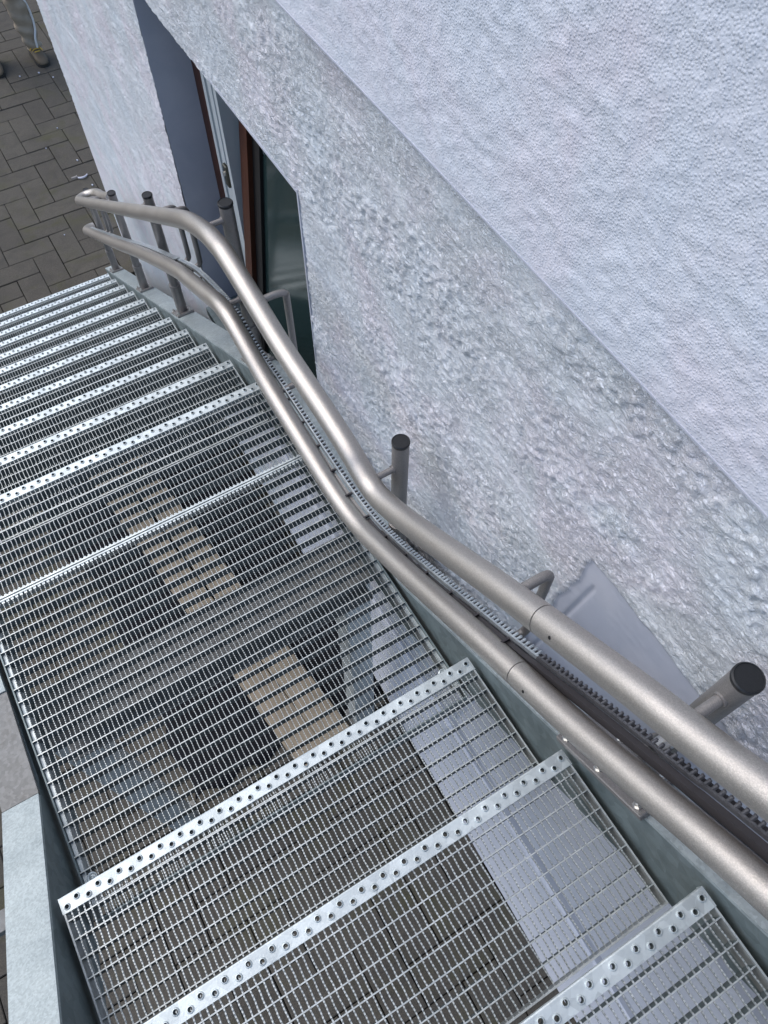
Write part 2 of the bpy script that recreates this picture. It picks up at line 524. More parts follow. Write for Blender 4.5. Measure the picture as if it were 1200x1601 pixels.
link('rough_render', me, wall, (0, 0, 0))
# upper storey: fine render standing a little proud of the rough band
UZ1 = 1.75
n_g1 = fft_noise(1000, 330, 0.0025, 0.0030, 0.0026, 21)
n_g2 = fft_noise(1000, 330, 0.0025, 0.0075, 0.0045, 22)
n_g3 = fft_noise(1000, 330, 0.0025, 0.10, 0.07, 23)
PROUD = 0.014
def h_fine(Y, Zc):
    a = (-2.0, Z_JOINT, 0.0025, Y, Zc)
    g3 = sample(n_g3, *a)
    h = PROUD + (0.0005 * np.clip(sample(n_g1, *a), -1.2, 2.0) + 0.0006 * np.clip(sample(n_g2, *a), -0.6, 2.2) * sstep(-1.3, 1.0, g3) + 0.0008 * g3) * sstep(0, 0.02, Zc - Z_JOINT)
    return h
ysu = seg(-2.8, -2.0, 0.05) + seg(-2.0, 0.35, 0.0045) + seg(0.35, WY1, 0.02) + [WY1]
zsu = [Z_JOINT] + list(np.arange(Z_JOINT + 0.0045, 1.56, 0.0045)) + seg(1.57, 4.2, 0.06) + [4.2]
link('fine_render', height_mesh('fine_render', ysu, zsu, h_fine, [PL_FINE]), wall)
# body of the wall behind the render: end return, back
wb = MB()
def wloc(b, x0o, x1o, y0, y1, z0, z1):
    """box that follows the wall plane, given by offsets behind the face (wall-local coordinates)"""
    vs = []
    for z in (z0, z1):
        for (xo, y) in ((x0o, y0), (x1o, y0), (x1o, y1), (x0o, y1)):
            vs.append((WK*y + xo, y, z - ZG))
    b.add(vs, [(3,2,1,0),(4,5,6,7),(0,1,5,4),(1,2,6,5),(2,3,7,6),(3,0,4,7)])
wloc(wb, 0.012, 0.42, OY1 + 0.004, WY1 - 0.006, ZG, 4.2)
wloc(wb, 0.012, 0.42, -2.8, OY0 - 0.004, ZG, 4.2)
wloc(wb, 0.012, 0.42, OY0 - 0.004, OY1 + 0.004, OZ1 + 0.004, 4.2)
wloc(wb, 0.012, 0.42, OY0 - 0.004, OY1 + 0.004, ZG, WZ_S - 0.004)
part('wall_core', wb, PL_SMOOTH, wall)
lipb = MB()
wloc(lipb, -PROUD - .0010, 0.006, -2.8, WY1, Z_JOINT - .0012, Z_JOINT + .0016)  # thin strip added along the joint for its edge highlight
part('joint_highlight_strip', lipb, PL_SMOOTH, wall)
rv = MB()                                # plastered reveal lining of the opening
wloc(rv, -0.001, 0.30, OY1 - 0.0005, OY1 + 0.006, WZ_S - 0.01, OZ1 + 0.01)
wloc(rv, -0.001, 0.30, OY0 - 0.006, OY0 + 0.0005, WZ_S - 0.01, OZ1 + 0.01)
wloc(rv, -0.001, 0.30, OY0, OY1, OZ1 - 0.0005, OZ1 + 0.006)
part('window_reveal', rv, PL_SMOOTH, wall)
sl = MB()
wloc(sl, -0.03, 0.20, OY0 + .002, OY1 - .002, WZ_S - 0.03, WZ_S + 0.012)
part('window_sill', sl, GALV_DARK, wall)
bk = MB()
wloc(bk, 0.40, 0.42, OY0, OY1, WZ_S, OZ1)
part('dark_room', bk, DARKIN, wall)

# window in the opening, its sash tilted open
win = MB()
X0 = 0.300 - WA
fz0, fz1 = WZ_S + 0.012 - ZG, OZ1 - ZG
win.box(X0, X0 + .07, 0.872, 0.983, fz0, fz1)
win.box(X0, X0 + .07, -0.083, -0.03, fz0, fz1)
win.box(X0, X0 + .07, -0.03, 0.872, fz1 - .07, fz1)
window = part('window', win, BROWN, wall)
gk = MB()
gk.box(X0 - .004, X0 + .01, 0.864, 0.8715, fz0, fz1 - .07)
part('gasket', gk, GASKET, window)
pv = MB()
xq = X0 - 0.022
for (a, b_, dx) in ((0.835, 0.858, 0.004), (0.826, 0.835, 0.016), (0.765, 0.826, 0.008), (0.757, 0.765, 0.018), (0.735, 0.757, 0.0)):
    pv.box(xq + dx, xq + .07, a, b_, fz0, fz1 - .072)
prof = part('sash_edge', pv, PVC, window)
pv2 = MB()
pv2.box(xq + 0.004, xq + 0.0075, 0.782, 0.806, 0.02 - ZG + .11, 0.40 - ZG)
part('espagnolette', pv2, PVC, window)
lk = MB()
lk.bbox(xq - .004, xq + .0075, 0.772, 0.802, 0.045 - ZG, 0.125 - ZG, .003)
lock = part('lock_plate', lk, BRASS, window)
lk2 = MB()
lk2.lathe([(0.008, 0), (0.008, .006), (.004, .007)], (xq - .004, .787, .095 - ZG), 12, Matrix.Rotation(-math.pi/2, 4, 'Y'))
part('lock_screw', lk2, BOLT, window)
bgp = MB()
bgp.box(X0 + .05, X0 + .09, 0.60, 0.735, fz0, fz1 - .07)
part('seal_panel', bgp, BLUEGREY, window)
tilt = R(7.2)
TM = Matrix.Translation((0.232 - WA, 0, -0.45 - ZG)) @ Matrix.Rotation(tilt, 4, 'Y')
st_ = MB()
st_.box(0, .055, 0.662, 0.716, -0.17, 1.0, TM)
st_.box(0, .055, -0.075, -0.02, -0.17, 1.0, TM)
st_.box(0.001, .054, -0.02, 0.655, 0.93, 1.0, TM)
part('sash_stile', st_, BROWN, window)
gk2 = MB()
gk2.box(0.018, .05, 0.612, 0.662, -0.17, 0.93, TM)
part('sash_gasket', gk2, GASKET, window)
gl = MB()
gl.box(0.03, .042, -0.02, 0.612, -0.17, 0.93, TM)
part('pane', gl, GLASS, window)

# ------------------------------------------------------------------ steel staircase
stair = thing('steel_staircase', 'galvanised steel outdoor staircase with grating treads and perforated nosings beside the wall', 'staircase', (0, 0, ZG))
def up_z(y): return RISE - (y + LAND) * SL
def sz(z): return z - ZG
BP = 0.0342
FIRST = 0.0375
XP = 0.01122
NB = 78
def wire_mesh(y0, y1, fine, name, mats, hw=0.00076, twist=0.0015):
    """crimped cross wires running along y between y0 and y1 (y0<y1), pitch XP"""
    if fine:
        per = 0.0057
        yl = [y0]; zl = [0.0]; tl = [0]
        y = y0
        while y + per < y1:
            for dy, tw in ((0.0029, 0), (0.0033, 1), (0.0053, 1), (0.0057, 0)):
                yl.append(y + dy); tl.append(tw)
            y += per
        yl.append(y1); tl.append(0)
    else:
        yl = [y0, y1]; tl = [0, 0]
    yl = np.array(yl); tl = np.array(tl); n = len(yl)
    if not fine: hw = 0.00056
    vs = []; fs = []
    base = 0
    wob = np.random.default_rng(3)
    for k in range(NB):
        xc = -0.0135 - XP * k + wob.uniform(-.00035, .00035)
        zt_l = -0.0004 - 0.0003 * tl; zt_r = -0.0004 - twist * tl
        xo = 0.00035 * np.sin(yl / BP * 2 * math.pi + k)
        a = np.stack([xc - hw + xo, yl, zt_l], 1); b = np.stack([xc + hw + xo, yl, zt_r], 1)
        c = np.stack([xc + hw + xo, yl, np.full(n, -0.0036 if fine else -0.0022)], 1); d = np.stack([xc - hw + xo, yl, np.full(n, -0.0036 if fine else -0.0022)], 1)
        vs.append(np.concatenate([a, b, c, d]))
        i = np.arange(n - 1)
        A, B, C_, D = base + i, base + n + i, base + 2*n + i, base + 3*n + i
        fs.append(np.stack([A, B, B + 1, A + 1], 1)); fs.append(np.stack([B, C_, C_ + 1, B + 1], 1)); fs.append(np.stack([D, A, A + 1, D + 1], 1))
        base += 4*n
    me = bpy.data.meshes.new(name)
    me.from_pydata(np.concatenate(vs).tolist(), [], np.concatenate(fs).tolist())
    me.materials.append(mats); me.update()
    return me
def nosing_mesh():
    b = MB()
    zt = 0.0012
    depth = 0.0275; y1 = 0.0035; y0 = y1 - depth
    n = int(W / 0.02); cw = W / n
    for k in range(n):
        xa, xb = -W + k*cw, -W + (k+1)*cw
        cx = (xa + xb) / 2; cyh = y1 - (0.0095 if k % 2 else 0.0178)
        angs = sorted([2*math.pi*q/12 for q in range(12)] + [math.atan2(yy - cyh, xx - cx) % (2*math.pi) for xx in (xa, xb) for yy in (y0, y1)])
        m = len(angs)
        rings = [(None, zt), (0.0062, zt), (0.0052, zt + 0.0024), (0.0042, zt + 0.0026), (0.0036, zt + 0.0016), (0.0036, zt - 0.014)]
        vs = []
        for r, z in rings:
            for a in angs:
                ca, sa = math.cos(a), math.sin(a)
                if r is None:
                    tx = ((xb if ca > 0 else xa) - cx) / ca if abs(ca) > 1e-9 else 1e9
                    ty = ((y1 if sa > 0 else y0) - cyh) / sa if abs(sa) > 1e-9 else 1e9
                    t = min(tx, ty)
                    vs.append((cx + ca*t, cyh + sa*t, z))
                else: vs.append((cx + ca*r, cyh + sa*r, z))
        fs = []
        for q in range(len(rings)-1):
            for i in range(m):
                j = (i+1) % m
                fs.append((q*m+i, q*m+j, (q+1)*m+j, (q+1)*m+i))
        b.mi = 0
        b.add(vs, [tuple(reversed(f)) for f in fs[:-m]])
        b.mi = 1                          # inside of the punched collars darkened, hole shade put into the colour
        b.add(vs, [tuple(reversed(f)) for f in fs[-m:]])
        b.mi = 0
    # rounded front edge and apron, rear lip
    e = [(y1, zt), (y1 + .0018, zt - .0008), (y1 + .0026, zt - .003), (y1 + .0026, -0.0065)]
    vs = [(-W, y, z) for y, z in e] + [(0, y, z) for y, z in e]
    b.add(vs, [(i, i+1, 5+i, 4+i) for i in range(3)])
    b.add([(-W, y0, zt), (0, y0, zt), (0, y0, -.012), (-W, y0, -.012)], [(0, 1, 2, 3)])
    b.box(-W - .0012, -W + .0004, y0, y1 + .002, -0.02, zt)
    b.box(-.0004, .0012, y0, y1 + .002, -0.02, zt)
    return b.mesh('nosing', [GALV_NOSE, GALV_SHADE])
NOSE = nosing_mesh()
def simple(fn, name, m):
    b = MB(); fn(b); return b.mesh(name, m)
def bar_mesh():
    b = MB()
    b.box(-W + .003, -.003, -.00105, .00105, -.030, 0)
    b.m = [1, 0, 1, 1, 1, 1]              # sides darkened, their shade put into the colour; top edge left pale
    return b.mesh('bearing_bar', [GALV_GRATE, GALV_SHADE])
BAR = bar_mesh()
def uframe(b, y0, y1):
    """end plates and back bar as one bent strip, open at the front"""
    t = .003
    out = [(-W, y1), (-W, y0), (0, y0), (0, y1)]
    inn = [(-W + t, y1), (-W + t, y0 + t), (-t, y0 + t), (-t, y1)]
    low = [-.062, -.040, -.040, -.062]
    vs = []
    for k in range(4):
        (ox, oy), (ix, iy) = out[k], inn[k]
        vs += [(ox, oy, 0), (ix, iy, 0), (ix, iy, low[k]), (ox, oy, low[k])]
    fs = [(0, 1, 2, 3), (15, 14, 13, 12)]
    for k in range(3):
        for q in range(4):
            r = (q+1) % 4
            fs.append((4*k+q, 4*k+4+q, 4*k+4+r, 4*k+r))
    b.add(vs, fs)
def tread_parts(length, fine, hw=0.00082, twist=0.0012):
    return simple(lambda b: uframe(b, -length, -.024), 'tread', GALV_GRATE), wire_mesh(-length + .001, -.024, fine, 'cross_wires', GALV_GRATE, hw, twist)
TL = 0.277
T_fine = tread_parts(TL, True, 0.00118, 0.0016); T_far = tread_parts(TL, False)
def make_tread(y, z, meshes, fine):
    t = link('tread', meshes[0], stair, (0, y, sz(z)))
    c = link('cross_wires', meshes[1], t); c['kind'] = 'stuff'
    link('nosing', NOSE, t)
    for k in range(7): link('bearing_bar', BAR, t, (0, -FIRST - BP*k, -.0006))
    return t
for i in range(1, NLOW + 1): make_tread(i*G, -i*RISE, T_far, False)
for i in range(5): make_tread(-LAND - i*G, (i+1)*RISE, T_fine if i < 3 else T_far, i < 3)
# landing: two grating panels butted at a seam
SEAM = -0.2925
L1 = tread_parts(-SEAM - .0015, True)
lp = link('landing_panel', L1[0], stair, (0, 0, sz(0)))
c = link('cross_wires', L1[1], lp); c['kind'] = 'stuff'
link('nosing', NOSE, lp)
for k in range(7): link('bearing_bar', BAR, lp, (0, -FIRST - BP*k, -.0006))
THICK = simple(lambda b: b.box(-W + .003, -.003, -.002, .002, -.030, 0.0005), 'edge_bar', GALV_NOSE)
link('edge_bar', THICK, lp, (0, SEAM + .004, 0))
yend = -LAND - 0.03
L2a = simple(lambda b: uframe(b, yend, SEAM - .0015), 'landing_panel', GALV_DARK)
lp2 = link('landing_panel', L2a, stair, (0, 0, sz(0)))
c = link('cross_wires', wire_mesh(yend + .002, SEAM - .002, True, 'cross_wires', GALV_GRATE), lp2); c['kind'] = 'stuff'
link('edge_bar', THICK, lp2, (0, SEAM - .004, 0))
yb = SEAM - .004 - .029
while yb > yend:
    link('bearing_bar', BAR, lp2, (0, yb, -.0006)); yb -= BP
# light welded tabs at the seam (ends of the wires)
sm = MB()
for k in range(NB):
    xc = -0.0135 - XP*k
    sm.box(xc - .0032, xc + .0034, SEAM - .0125, SEAM - .006, -.004, -.0012)
    sm.box(xc - .0028, xc + .0030, SEAM + .006, SEAM + .0105, -.004, -.0012)
so = part('weld_tabs', sm, GALV_NOSE, stair, loc=(0, 0, sz(0))); so['kind'] = 'stuff'
# support angles under the panel edges
lg = MB()
lg.box(-.0125, -.0035, yend + .03, -0.50, -.014, -.010)
lg.box(-.0125, -.0095, yend + .03, -0.10, -.05, -.014)
part('ledge_angle', lg, GALV_NOSE, stair, loc=(0, 0, sz(0)))
lg = MB()
lg.box(-W + .0035, -W + .0125, yend + .03, -0.10, -.014, -.010)
lg.box(-W + .0095, -W + .0125, yend + .03, -0.10, -.05, -.014)
part('ledge_angle', lg, GALV_NOSE, stair, loc=(0, 0, sz(0)))
CL = MB()
CL.lathe([(.0045, .0012), (.0105, .0005), (.0108, .0022), (.009, .0030), (.0065, .0024), (.0062, .001)], n=20)
CL.lathe([(.0052, 0), (.0052, .0024), (.0025, .0034), (.002, .0015), (0, .0015)], n=8)
CLM = CL.mesh('grating_clamp', GALV_NOSE)
for x, y in ((-.868, -.996), (-.021, -1.003)):
    link('grating_clamp', CLM, stair, (x, y, sz(0.0004)))

# stringers: channel sections with a bent top line
def top_line(y):
    if y < -0.745: return up_z(y) + 0.02
    if y < 0.032: return 0.0
    return -SL*y + 0.02
def strip(b, pts, depth, x0, x1):
    """rectangular section following pts (y,z) of its top edge, depth measured square to it"""
    n = len(pts)
    offs = []
    for i in range(n):
        ds = []
        if i > 0: ds.append(Vector((pts[i][0]-pts[i-1][0], pts[i][1]-pts[i-1][1])).normalized())
        if i < n-1: ds.append(Vector((pts[i+1][0]-pts[i][0], pts[i+1][1]-pts[i][1])).normalized())
        t = sum(ds, Vector((0, 0))).normalized()
        nn = Vector((t.y, -t.x))
        c = nn.dot(Vector((ds[0].y, -ds[0].x)))
        offs.append(nn * (depth / max(c, .3)))
    vs = []
    for (y, z), o in zip(pts, offs):
        vs += [(x0, y, z), (x1, y, z), (x1, y + o.x, z + o.y), (x0, y + o.x, z + o.y)]
    fs = [(0, 1, 2, 3), tuple(reversed([4*(n-1) + q for q in range(4)]))]
    for i in range(n-1):
        for q in range(4):
            r = (q+1) % 4
            fs.append((4*i+q, 4*(i+1)+q, 4*(i+1)+r, 4*i+r))
    b.add(vs, fs)
PTS = [(-2.6, sz(top_line(-2.6))), (-0.745, sz(0.0)), (0.032, sz(0.0)), (2.86, sz(top_line(2.86)))]
def shift(pts, d):   # parallel copy below
    b = MB(); strip(b, pts, d, 0, 1)
    return [(b.v[4*i+3][1], b.v[4*i+3][2]) for i in range(len(pts))]
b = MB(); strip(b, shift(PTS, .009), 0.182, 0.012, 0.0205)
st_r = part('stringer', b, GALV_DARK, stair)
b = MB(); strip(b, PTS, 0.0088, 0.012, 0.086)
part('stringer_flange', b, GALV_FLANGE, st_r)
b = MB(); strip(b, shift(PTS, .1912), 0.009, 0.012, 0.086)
part('stringer_flange', b, GALV_DARK, st_r)
XL = -0.903
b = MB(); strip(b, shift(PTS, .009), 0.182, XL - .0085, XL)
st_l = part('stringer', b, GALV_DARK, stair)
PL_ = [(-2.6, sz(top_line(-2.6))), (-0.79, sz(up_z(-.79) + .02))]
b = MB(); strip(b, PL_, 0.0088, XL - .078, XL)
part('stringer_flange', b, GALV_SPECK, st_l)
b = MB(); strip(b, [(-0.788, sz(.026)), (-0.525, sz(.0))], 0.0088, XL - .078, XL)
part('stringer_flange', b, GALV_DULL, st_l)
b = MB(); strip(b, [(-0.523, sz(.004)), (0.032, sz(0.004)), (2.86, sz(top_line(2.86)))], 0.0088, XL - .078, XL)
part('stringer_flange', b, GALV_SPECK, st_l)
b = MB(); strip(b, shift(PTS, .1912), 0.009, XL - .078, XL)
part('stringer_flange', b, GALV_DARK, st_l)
# legs, cross beam, tie bar
for xc in (-0.01, -0.90):
    b = MB()
    b.bbox(xc - .046, xc + .046, -.562, -.474, 0.012, sz(-.352), .004)
    lg_ = part('support_leg', b, GALV_NOSE, stair)
    b = MB(); b.box(xc - .062, xc + .062, -.58, -.456, 0.0, 0.0115)
    part('base_plate', b, GALV_DULL, lg_)
b = MB()
b.box(-W - .01, .0115, -.620, -.460, sz(-.2105), sz(-.2))
b.box(-W - .01, .0115, -.544, -.536, sz(-.34), sz(-.211))
b.box(-W - .01, .0115, -.620, -.460, sz(-.351), sz(-.3405))
part('cross_beam', b, GALV_DULL, stair)
b = MB()
b.box(-1.75, XL - .08, -1.012, -.975, sz(.03), sz(.06))
part('tie_bar', b, GALV_DULL, stair)

# ------------------------------------------------------------------ twin tube lift rail
rail = thing('stair_lift_rail', 'champagne metal twin tube stair lift rail with toothed rack and capped posts along the wall', 'lift rail', (0, 0, ZG))
XR = -0.025
U = [(-2.6,1.630),(-2.2,1.372),(-1.503,.906),(-1.356,.815),(-1.207,.717),(-1.10,.645),(-1.017,.586),(-.927,.521),(-.815,.444),(-.735,.399),(-.69,.390),(-.645,.399),(-.603,.413),(-.50,.427),(-.38,.435),(-.277,.446),(-.15,.474),(-.035,.494),(.02,.490),(.075,.478),(.142,.452),(.22,.416),(.301,.368),(.45,.274),(.633,.158),(.93,-.029),(1.219,-.212),(1.8,-.577),(2.2,-.829),(2.40,-.955)]
Lr = [(-2.6,1.40),(-2.2,1.142),(-1.596,.750),(-1.442,.638),(-1.287,.530),(-1.169,.458),(-1.075,.400),(-.964,.327),(-.831,.241),(-.706,.168),(-.64,.134),(-.575,.116),(-.52,.111),(-.463,.113),(-.364,.126),(-.25,.142),(-.142,.162),(-.05,.190),(.042,.216),(.09,.216),(.14,.204),(.205,.174),(.298,.130),(.38,.090),(.481,.044),(.70,-.085),(.938,-.232),(1.25,-.43),(1.569,-.638),(2.05,-.945),(2.542,-1.255),(2.66,-1.33)]
def at(poly, y):
    for (a, za), (b_, zb) in zip(poly, poly[1:]):
        if a <= y <= b_: return za + (zb - za) * (y - a) / (b_ - a)
    return poly[-1][1]
def railpath(poly, ya, yb, tail=()):
    pts = [(XR, y, sz(z)) for y, z in poly]
    P = smoothpath(catmull(pts + list(tail), 8), 4)
    return [p for p in P if ya <= p.y <= yb]
RR = 0.0242
ut = [(XR + .004, 2.455, sz(-.985)), (XR + .022, 2.488, sz(-1.0)), (XR + .055, 2.495, sz(-1.0)), (XR + .088, 2.470, sz(-.985)), (XR + .104, 2.42, sz(-.96)), (XR + .105, 2.30, sz(-.9)), (XR + .105, 2.05, sz(-.745))]
pu = smoothpath(catmull([(XR, y, sz(z)) for y, z in U] + ut, 8), 3)
cut = -1.186
def split(P, c):
    k = next(i for i, p in enumerate(P) if p.y > c)
    t = (c - P[k-1].y) / (P[k].y - P[k-1].y)
    m = P[k-1].lerp(P[k], t)
    d = (P[k] - P[k-1]).normalized()
    return P[:k] + [m - d*.0009], [m + d*.0009] + P[k:], m, d
for nm, P in (('upper_rail', pu), ('lower_rail', None)):
    if P is None:
        lt = [(XR + .010, 2.715, sz(-1.362)), (XR + .034, 2.745, sz(-1.38)), (XR + .055, 2.75, sz(-1.385))]
        P = smoothpath(catmull([(XR, y, sz(z)) for y, z in Lr] + lt, 8), 3)
    A, B, m, d = split(P, cut)
    for seg_ in (A, B):
        bb = MB(); bb.tube(seg_, RR, 28)
        ro = part(nm, bb, RAIL, rail, True)
    bb = MB(); bb.tube([m - d*.02, m + d*.02], RR - .0012, 24)
    part('joint_sleeve', bb, GASKET, ro)
    # grub screw hole beside the joint
    hp_ = m - d * .045
    q = Vector((-1, 0, 0)) if nm == 'lower_rail' else Vector((-1, 0, 0))
    nrm = (Vector((-.80, -.05, .45)) - d * Vector((-.80, -.05, .45)).dot(d)).normalized()
    bb = MB()
    bb.tube([hp_ + nrm*(RR - .003), hp_ + nrm*(RR + .0004)], .0028, 10)
    part('grub_screw', bb, GASKET, ro)
# rack between the tubes
RK = [(-2.2,1.20),(-1.543,.766),(-1.463,.708),(-1.334,.616),(-1.168,.490),(-1.04,.40),(-.912,.311),(-.80,.236),(-.684,.172),(-.60,.146),(-.50,.136),(-.40,.138),(-.30,.143),(-.15,.150),(0,.150),(.10,.178),(.20,.160),(.413,.087),(.60,-.016),(1.085,-.312),(1.6,-.65),(2.10,-.97),(2.711,-1.361)]
rk = smoothpath(catmull([(0.012, y, sz(z)) for y, z in RK], 10), 6)
def ribbon(b, P, x0, x1, z0, z1):
    vs = []
    for p in P: vs += [(x0, p.y, p.z + z1), (x1, p.y, p.z + z1), (x1, p.y, p.z + z0), (x0, p.y, p.z + z0)]
    fs = [(0,1,2,3), tuple(reversed([4*(len(P)-1)+q for q in range(4)]))]
    for i in range(len(P)-1):
        for q in range(4):
            r = (q+1) % 4
            fs.append((4*i+q, 4*i+4+q, 4*i+4+r, 4*i+r))
    b.add(vs, fs)
def resample(P, step):
    out = [P[0]]; acc = 0.0
    for a, c in zip(P, P[1:]):
        L = (c - a).length; s = step - acc
        while s <= L:
            out.append(a.lerp(c, s / L)); s += step
        acc = (acc + L) % step if L else acc
        acc = L - (s - step) if s > step or acc else acc
    return out
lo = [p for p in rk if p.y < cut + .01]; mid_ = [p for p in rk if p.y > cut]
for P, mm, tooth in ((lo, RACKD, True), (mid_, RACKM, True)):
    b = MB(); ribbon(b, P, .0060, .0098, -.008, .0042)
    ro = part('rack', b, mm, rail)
    b = MB()
    L = 0.0; nxt = 0.005
    for a, c in zip(P, P[1:]):
        seglen = (c - a).length
        while nxt <= L + seglen:
            p = a.lerp(c, (nxt - L) / seglen)
            d = (c - a).normalized()
            if p.y < 0.75:
                r0 = .0030
                b.tube([(0.0085, p.y, p.z + .0022), (.0175, p.y, p.z + .0030)], [r0, r0], 7)
                b.tube([(0.0172, p.y, p.z + .0030), (.0198, p.y + .0012, p.z - .0004)], [r0, r0*.8], 7)
            nxt += 0.0116
        L += seglen
    to = part('rack_teeth', b, mm, ro, True); to['kind'] = 'stuff'
    b = MB(); ribbon(b, [p for p in P if p.y < .75], .0102, .0215, -.016, -.009)  # dark strip added behind the teeth to darken the gaps
    part('rack_gap_shade', b, DARKSTEEL, ro)
b = MB(); ribbon(b, [p for p in mid_ if p.y > 0.62], -.002, .017, .0036, .008)
part('rack_cover', b, RACKM, rail)
b = MB(); ribbon(b, [p for p in lo], -.004, .0055, -.034, -.010)  # carrier bar; shade beside the lower tube put into its dark colour
part('rack_carrier', b, DARKSTEEL, rail)
b = MB(); ribbon(b, [p for p in mid_ if p.y < .95 and p.y > -.62], -.010, .003, -.030, -.014)
part('rack_carrier', b, POST, rail)
b = MB(); ribbon(b, [p for p in mid_ if p.y <= -.62], -.004, .0055, -.034, -.012)  # dark colour holds the shade beside the lower tube here too
part('rack_carrier', b, DARKSTEEL, rail)
tabm = simple(lambda b: b.box(-.012, .006, -.002, .002, -.012, -.004), 'rack_tab', DARKSTEEL)
yy = -1.12
while yy < .8:
    link('rack_tab', tabm, rail, (0, yy, at([(p.y, p.z) for p in rk], yy))); yy += .083
# posts with caps, stubs and base plates
def post(px_, y, ztop, foot, plate):
    zb = sz(foot)
    b = MB()
    b.lathe([(.0215, 0), (.0215, .15), (.0205, .155), (.018, .156), (.018, sz(ztop) - zb - .006)], n=24)
    p = part('post', b, POST, rail, True, (px_, y, zb))
    b = MB()
    H = sz(ztop) - zb
    b.lathe([(.0182, H - .006), (.0190, H - .004), (.0190, H + .001), (.0172, H + .003), (.0165, H + .0015), (0, H + .0015)], n=28)
    part('end_cap', b, BLACK, p, True)
    b = MB()
    b.lathe([(.0222, .146), (.0228, .150), (.0228, .158), (.0222, .160), (.018, .161)], n=24)
    part('collar', b, POST, p, True)
    ang = plate
    Mx = Matrix.Rotation(ang, 4, 'X')
    b = MB(); b.bbox(-.036, .036, -.062, .062, 0.001, .010, .0015, Mx)
    bp = part('base_plate', b, POST, p)
    for sx in (-.026, .026):
        for sy in (-.050, .050):
            b = MB()
            b.lathe([(.0085, .0102), (.0085, .0118), (.0062, .0119), (.0062, .0165), (.0035, .0172), (.0035, .021), (0, .021)], (0, 0, 0), 6, Mx @ Matrix.Translation((sx, sy, 0)))
            part('bolt', b, BOLT, p)
    for poly in (U, Lr):
        b = MB()
        zr = sz(at(poly, y)) - zb - (.012 if poly is Lr else 0)
        b.tube([(-.017, 0, zr), (XR - px_ + RR - .002, 0, zr)], .0072, 14)
        b.tube([(-.0165, 0, zr), (-.0205, 0, zr)], .0095, 14)
        part('stub', b, POST, p, True)
    return p
tl = -math.atan(SL)
post(.046, 2.604, -1.045, top_line(2.604), tl)
post(.044, 1.751, -.512, top_line(1.751), tl)
post(.048, 1.011, -.045, top_line(1.011), tl)
post(.050, .133, .500, top_line(.133), tl)
post(.052, -.679, .478, top_line(-.679), 0)
post(.052, -1.404, .893, top_line(-1.404), tl)
# long bolted foot plate under the lower tube in the upper flight
Mx = Matrix.Translation((.041, -1.384, sz(top_line(-1.384)))) @ Matrix.Rotation(tl, 4, 'X')
b = MB(); b.bbox(-.040, .036, -.105, .105, .0005, .0125, .0015, Mx)
fp = part('foot_plate', b, POST, rail)
for sy in (-.088, .004, .088):
    b = MB(); b.lathe([(.0088, .0127), (.0088, .0145), (.0062, .0146), (.0062, .0196), (.0040, .0200), (.0038, .026), (0, .0262)], (0, 0, 0), 6, Mx @ Matrix.Translation((-.029, sy, 0)))
    part('bolt', b, BOLT, fp)
# bent bracket rods joining the tubes
def rod(y):
    z1, z0 = sz(at(U, y)), sz(at(Lr, y))
    xo = .052
    z0 -= .012
    pts = [(XR + .015, y, z1), (xo - .030, y, z1), (xo - .010, y, z1 - .003), (xo - .002, y, z1 - .012), (xo, y, z1 - .034), (xo, y, z0 + .034), (xo - .002, y, z0 + .012), (xo - .010, y, z0 + .003), (xo - .030, y, z0), (XR + .015, y, z0)]
    b = MB(); b.tube(smoothpath(catmull(pts, 6), 2), .0085, 14)
    part('bracket_rod', b, POST, rail, True)
for y in (-.175, -1.116, .66, .53, 2.34, 2.22): rod(y)
# shiny cross bolt behind the rack near the last post
b = MB(); b.tube([(.012, -1.404, sz(.655)), (.036, -1.404, sz(.655))], .012, 16); b.tube([(.006, -1.404, sz(.655)), (.012, -1.404, sz(.655))], .0075, 6)
part('cross_bolt', b, BOLT, rail, True)

# ------------------------------------------------------------------ things under the landing
tb = MB()
r2 = random.Random(4)
nx, ny = 24, 64
vs = []
for j in range(ny + 1):
    for i in range(nx + 1):
        y = -.46 + 3.05*j/ny; xa = -.83 - .11*min(1, max(0, (y - .85)/.1)); x = xa + (.125 - xa)*i/nx + (.02*math.sin(j*.9) if i in (0, nx) else 0); y = y + (.02*math.sin(i*1.3) if j in (0, ny) else 0)
        vs.append((x, y, ZG + .006 + .010*abs(math.sin(i*.7 + j*.31))*r2.random()))
fs = [(j*(nx+1)+i, j*(nx+1)+i+1, (j+1)*(nx+1)+i+1, (j+1)*(nx+1)+i) for j in range(ny) for i in range(nx)]
tb.add(vs, fs)
to = link('plastic_shade_sheet', tb.mesh('plastic_shade_sheet', TARP, True))  # sheet carried on under the lower flight to darken the ground there
sol = to.modifiers.new('thickness', 'SOLIDIFY'); sol.thickness = .003
tag(to, 'black plastic shade sheet on the paving below the landing, extended under the lower flight to darken the ground', 'sheet')
for k, (off, lab, l0, l1) in enumerate(((-.0745, 'weathered tan plank under the landing, on the side away from the wall', -.60, 1.45), (.0745, 'weathered tan plank under the landing, on the side towards the wall', -.56, 1.40))):
    b = MB()
    b.bbox(-.071, .071, l0, l1, 0, .036, .003)
    o = link('wooden_plank', b.mesh('wooden_plank', PLANK), None, (-.305 + off, 0, ZG + .019 + .001*k))
    o.rotation_euler = (0, 0, R(8.0 - .6*k))
    tag(o, lab, 'plank', 'planks lying under the landing')

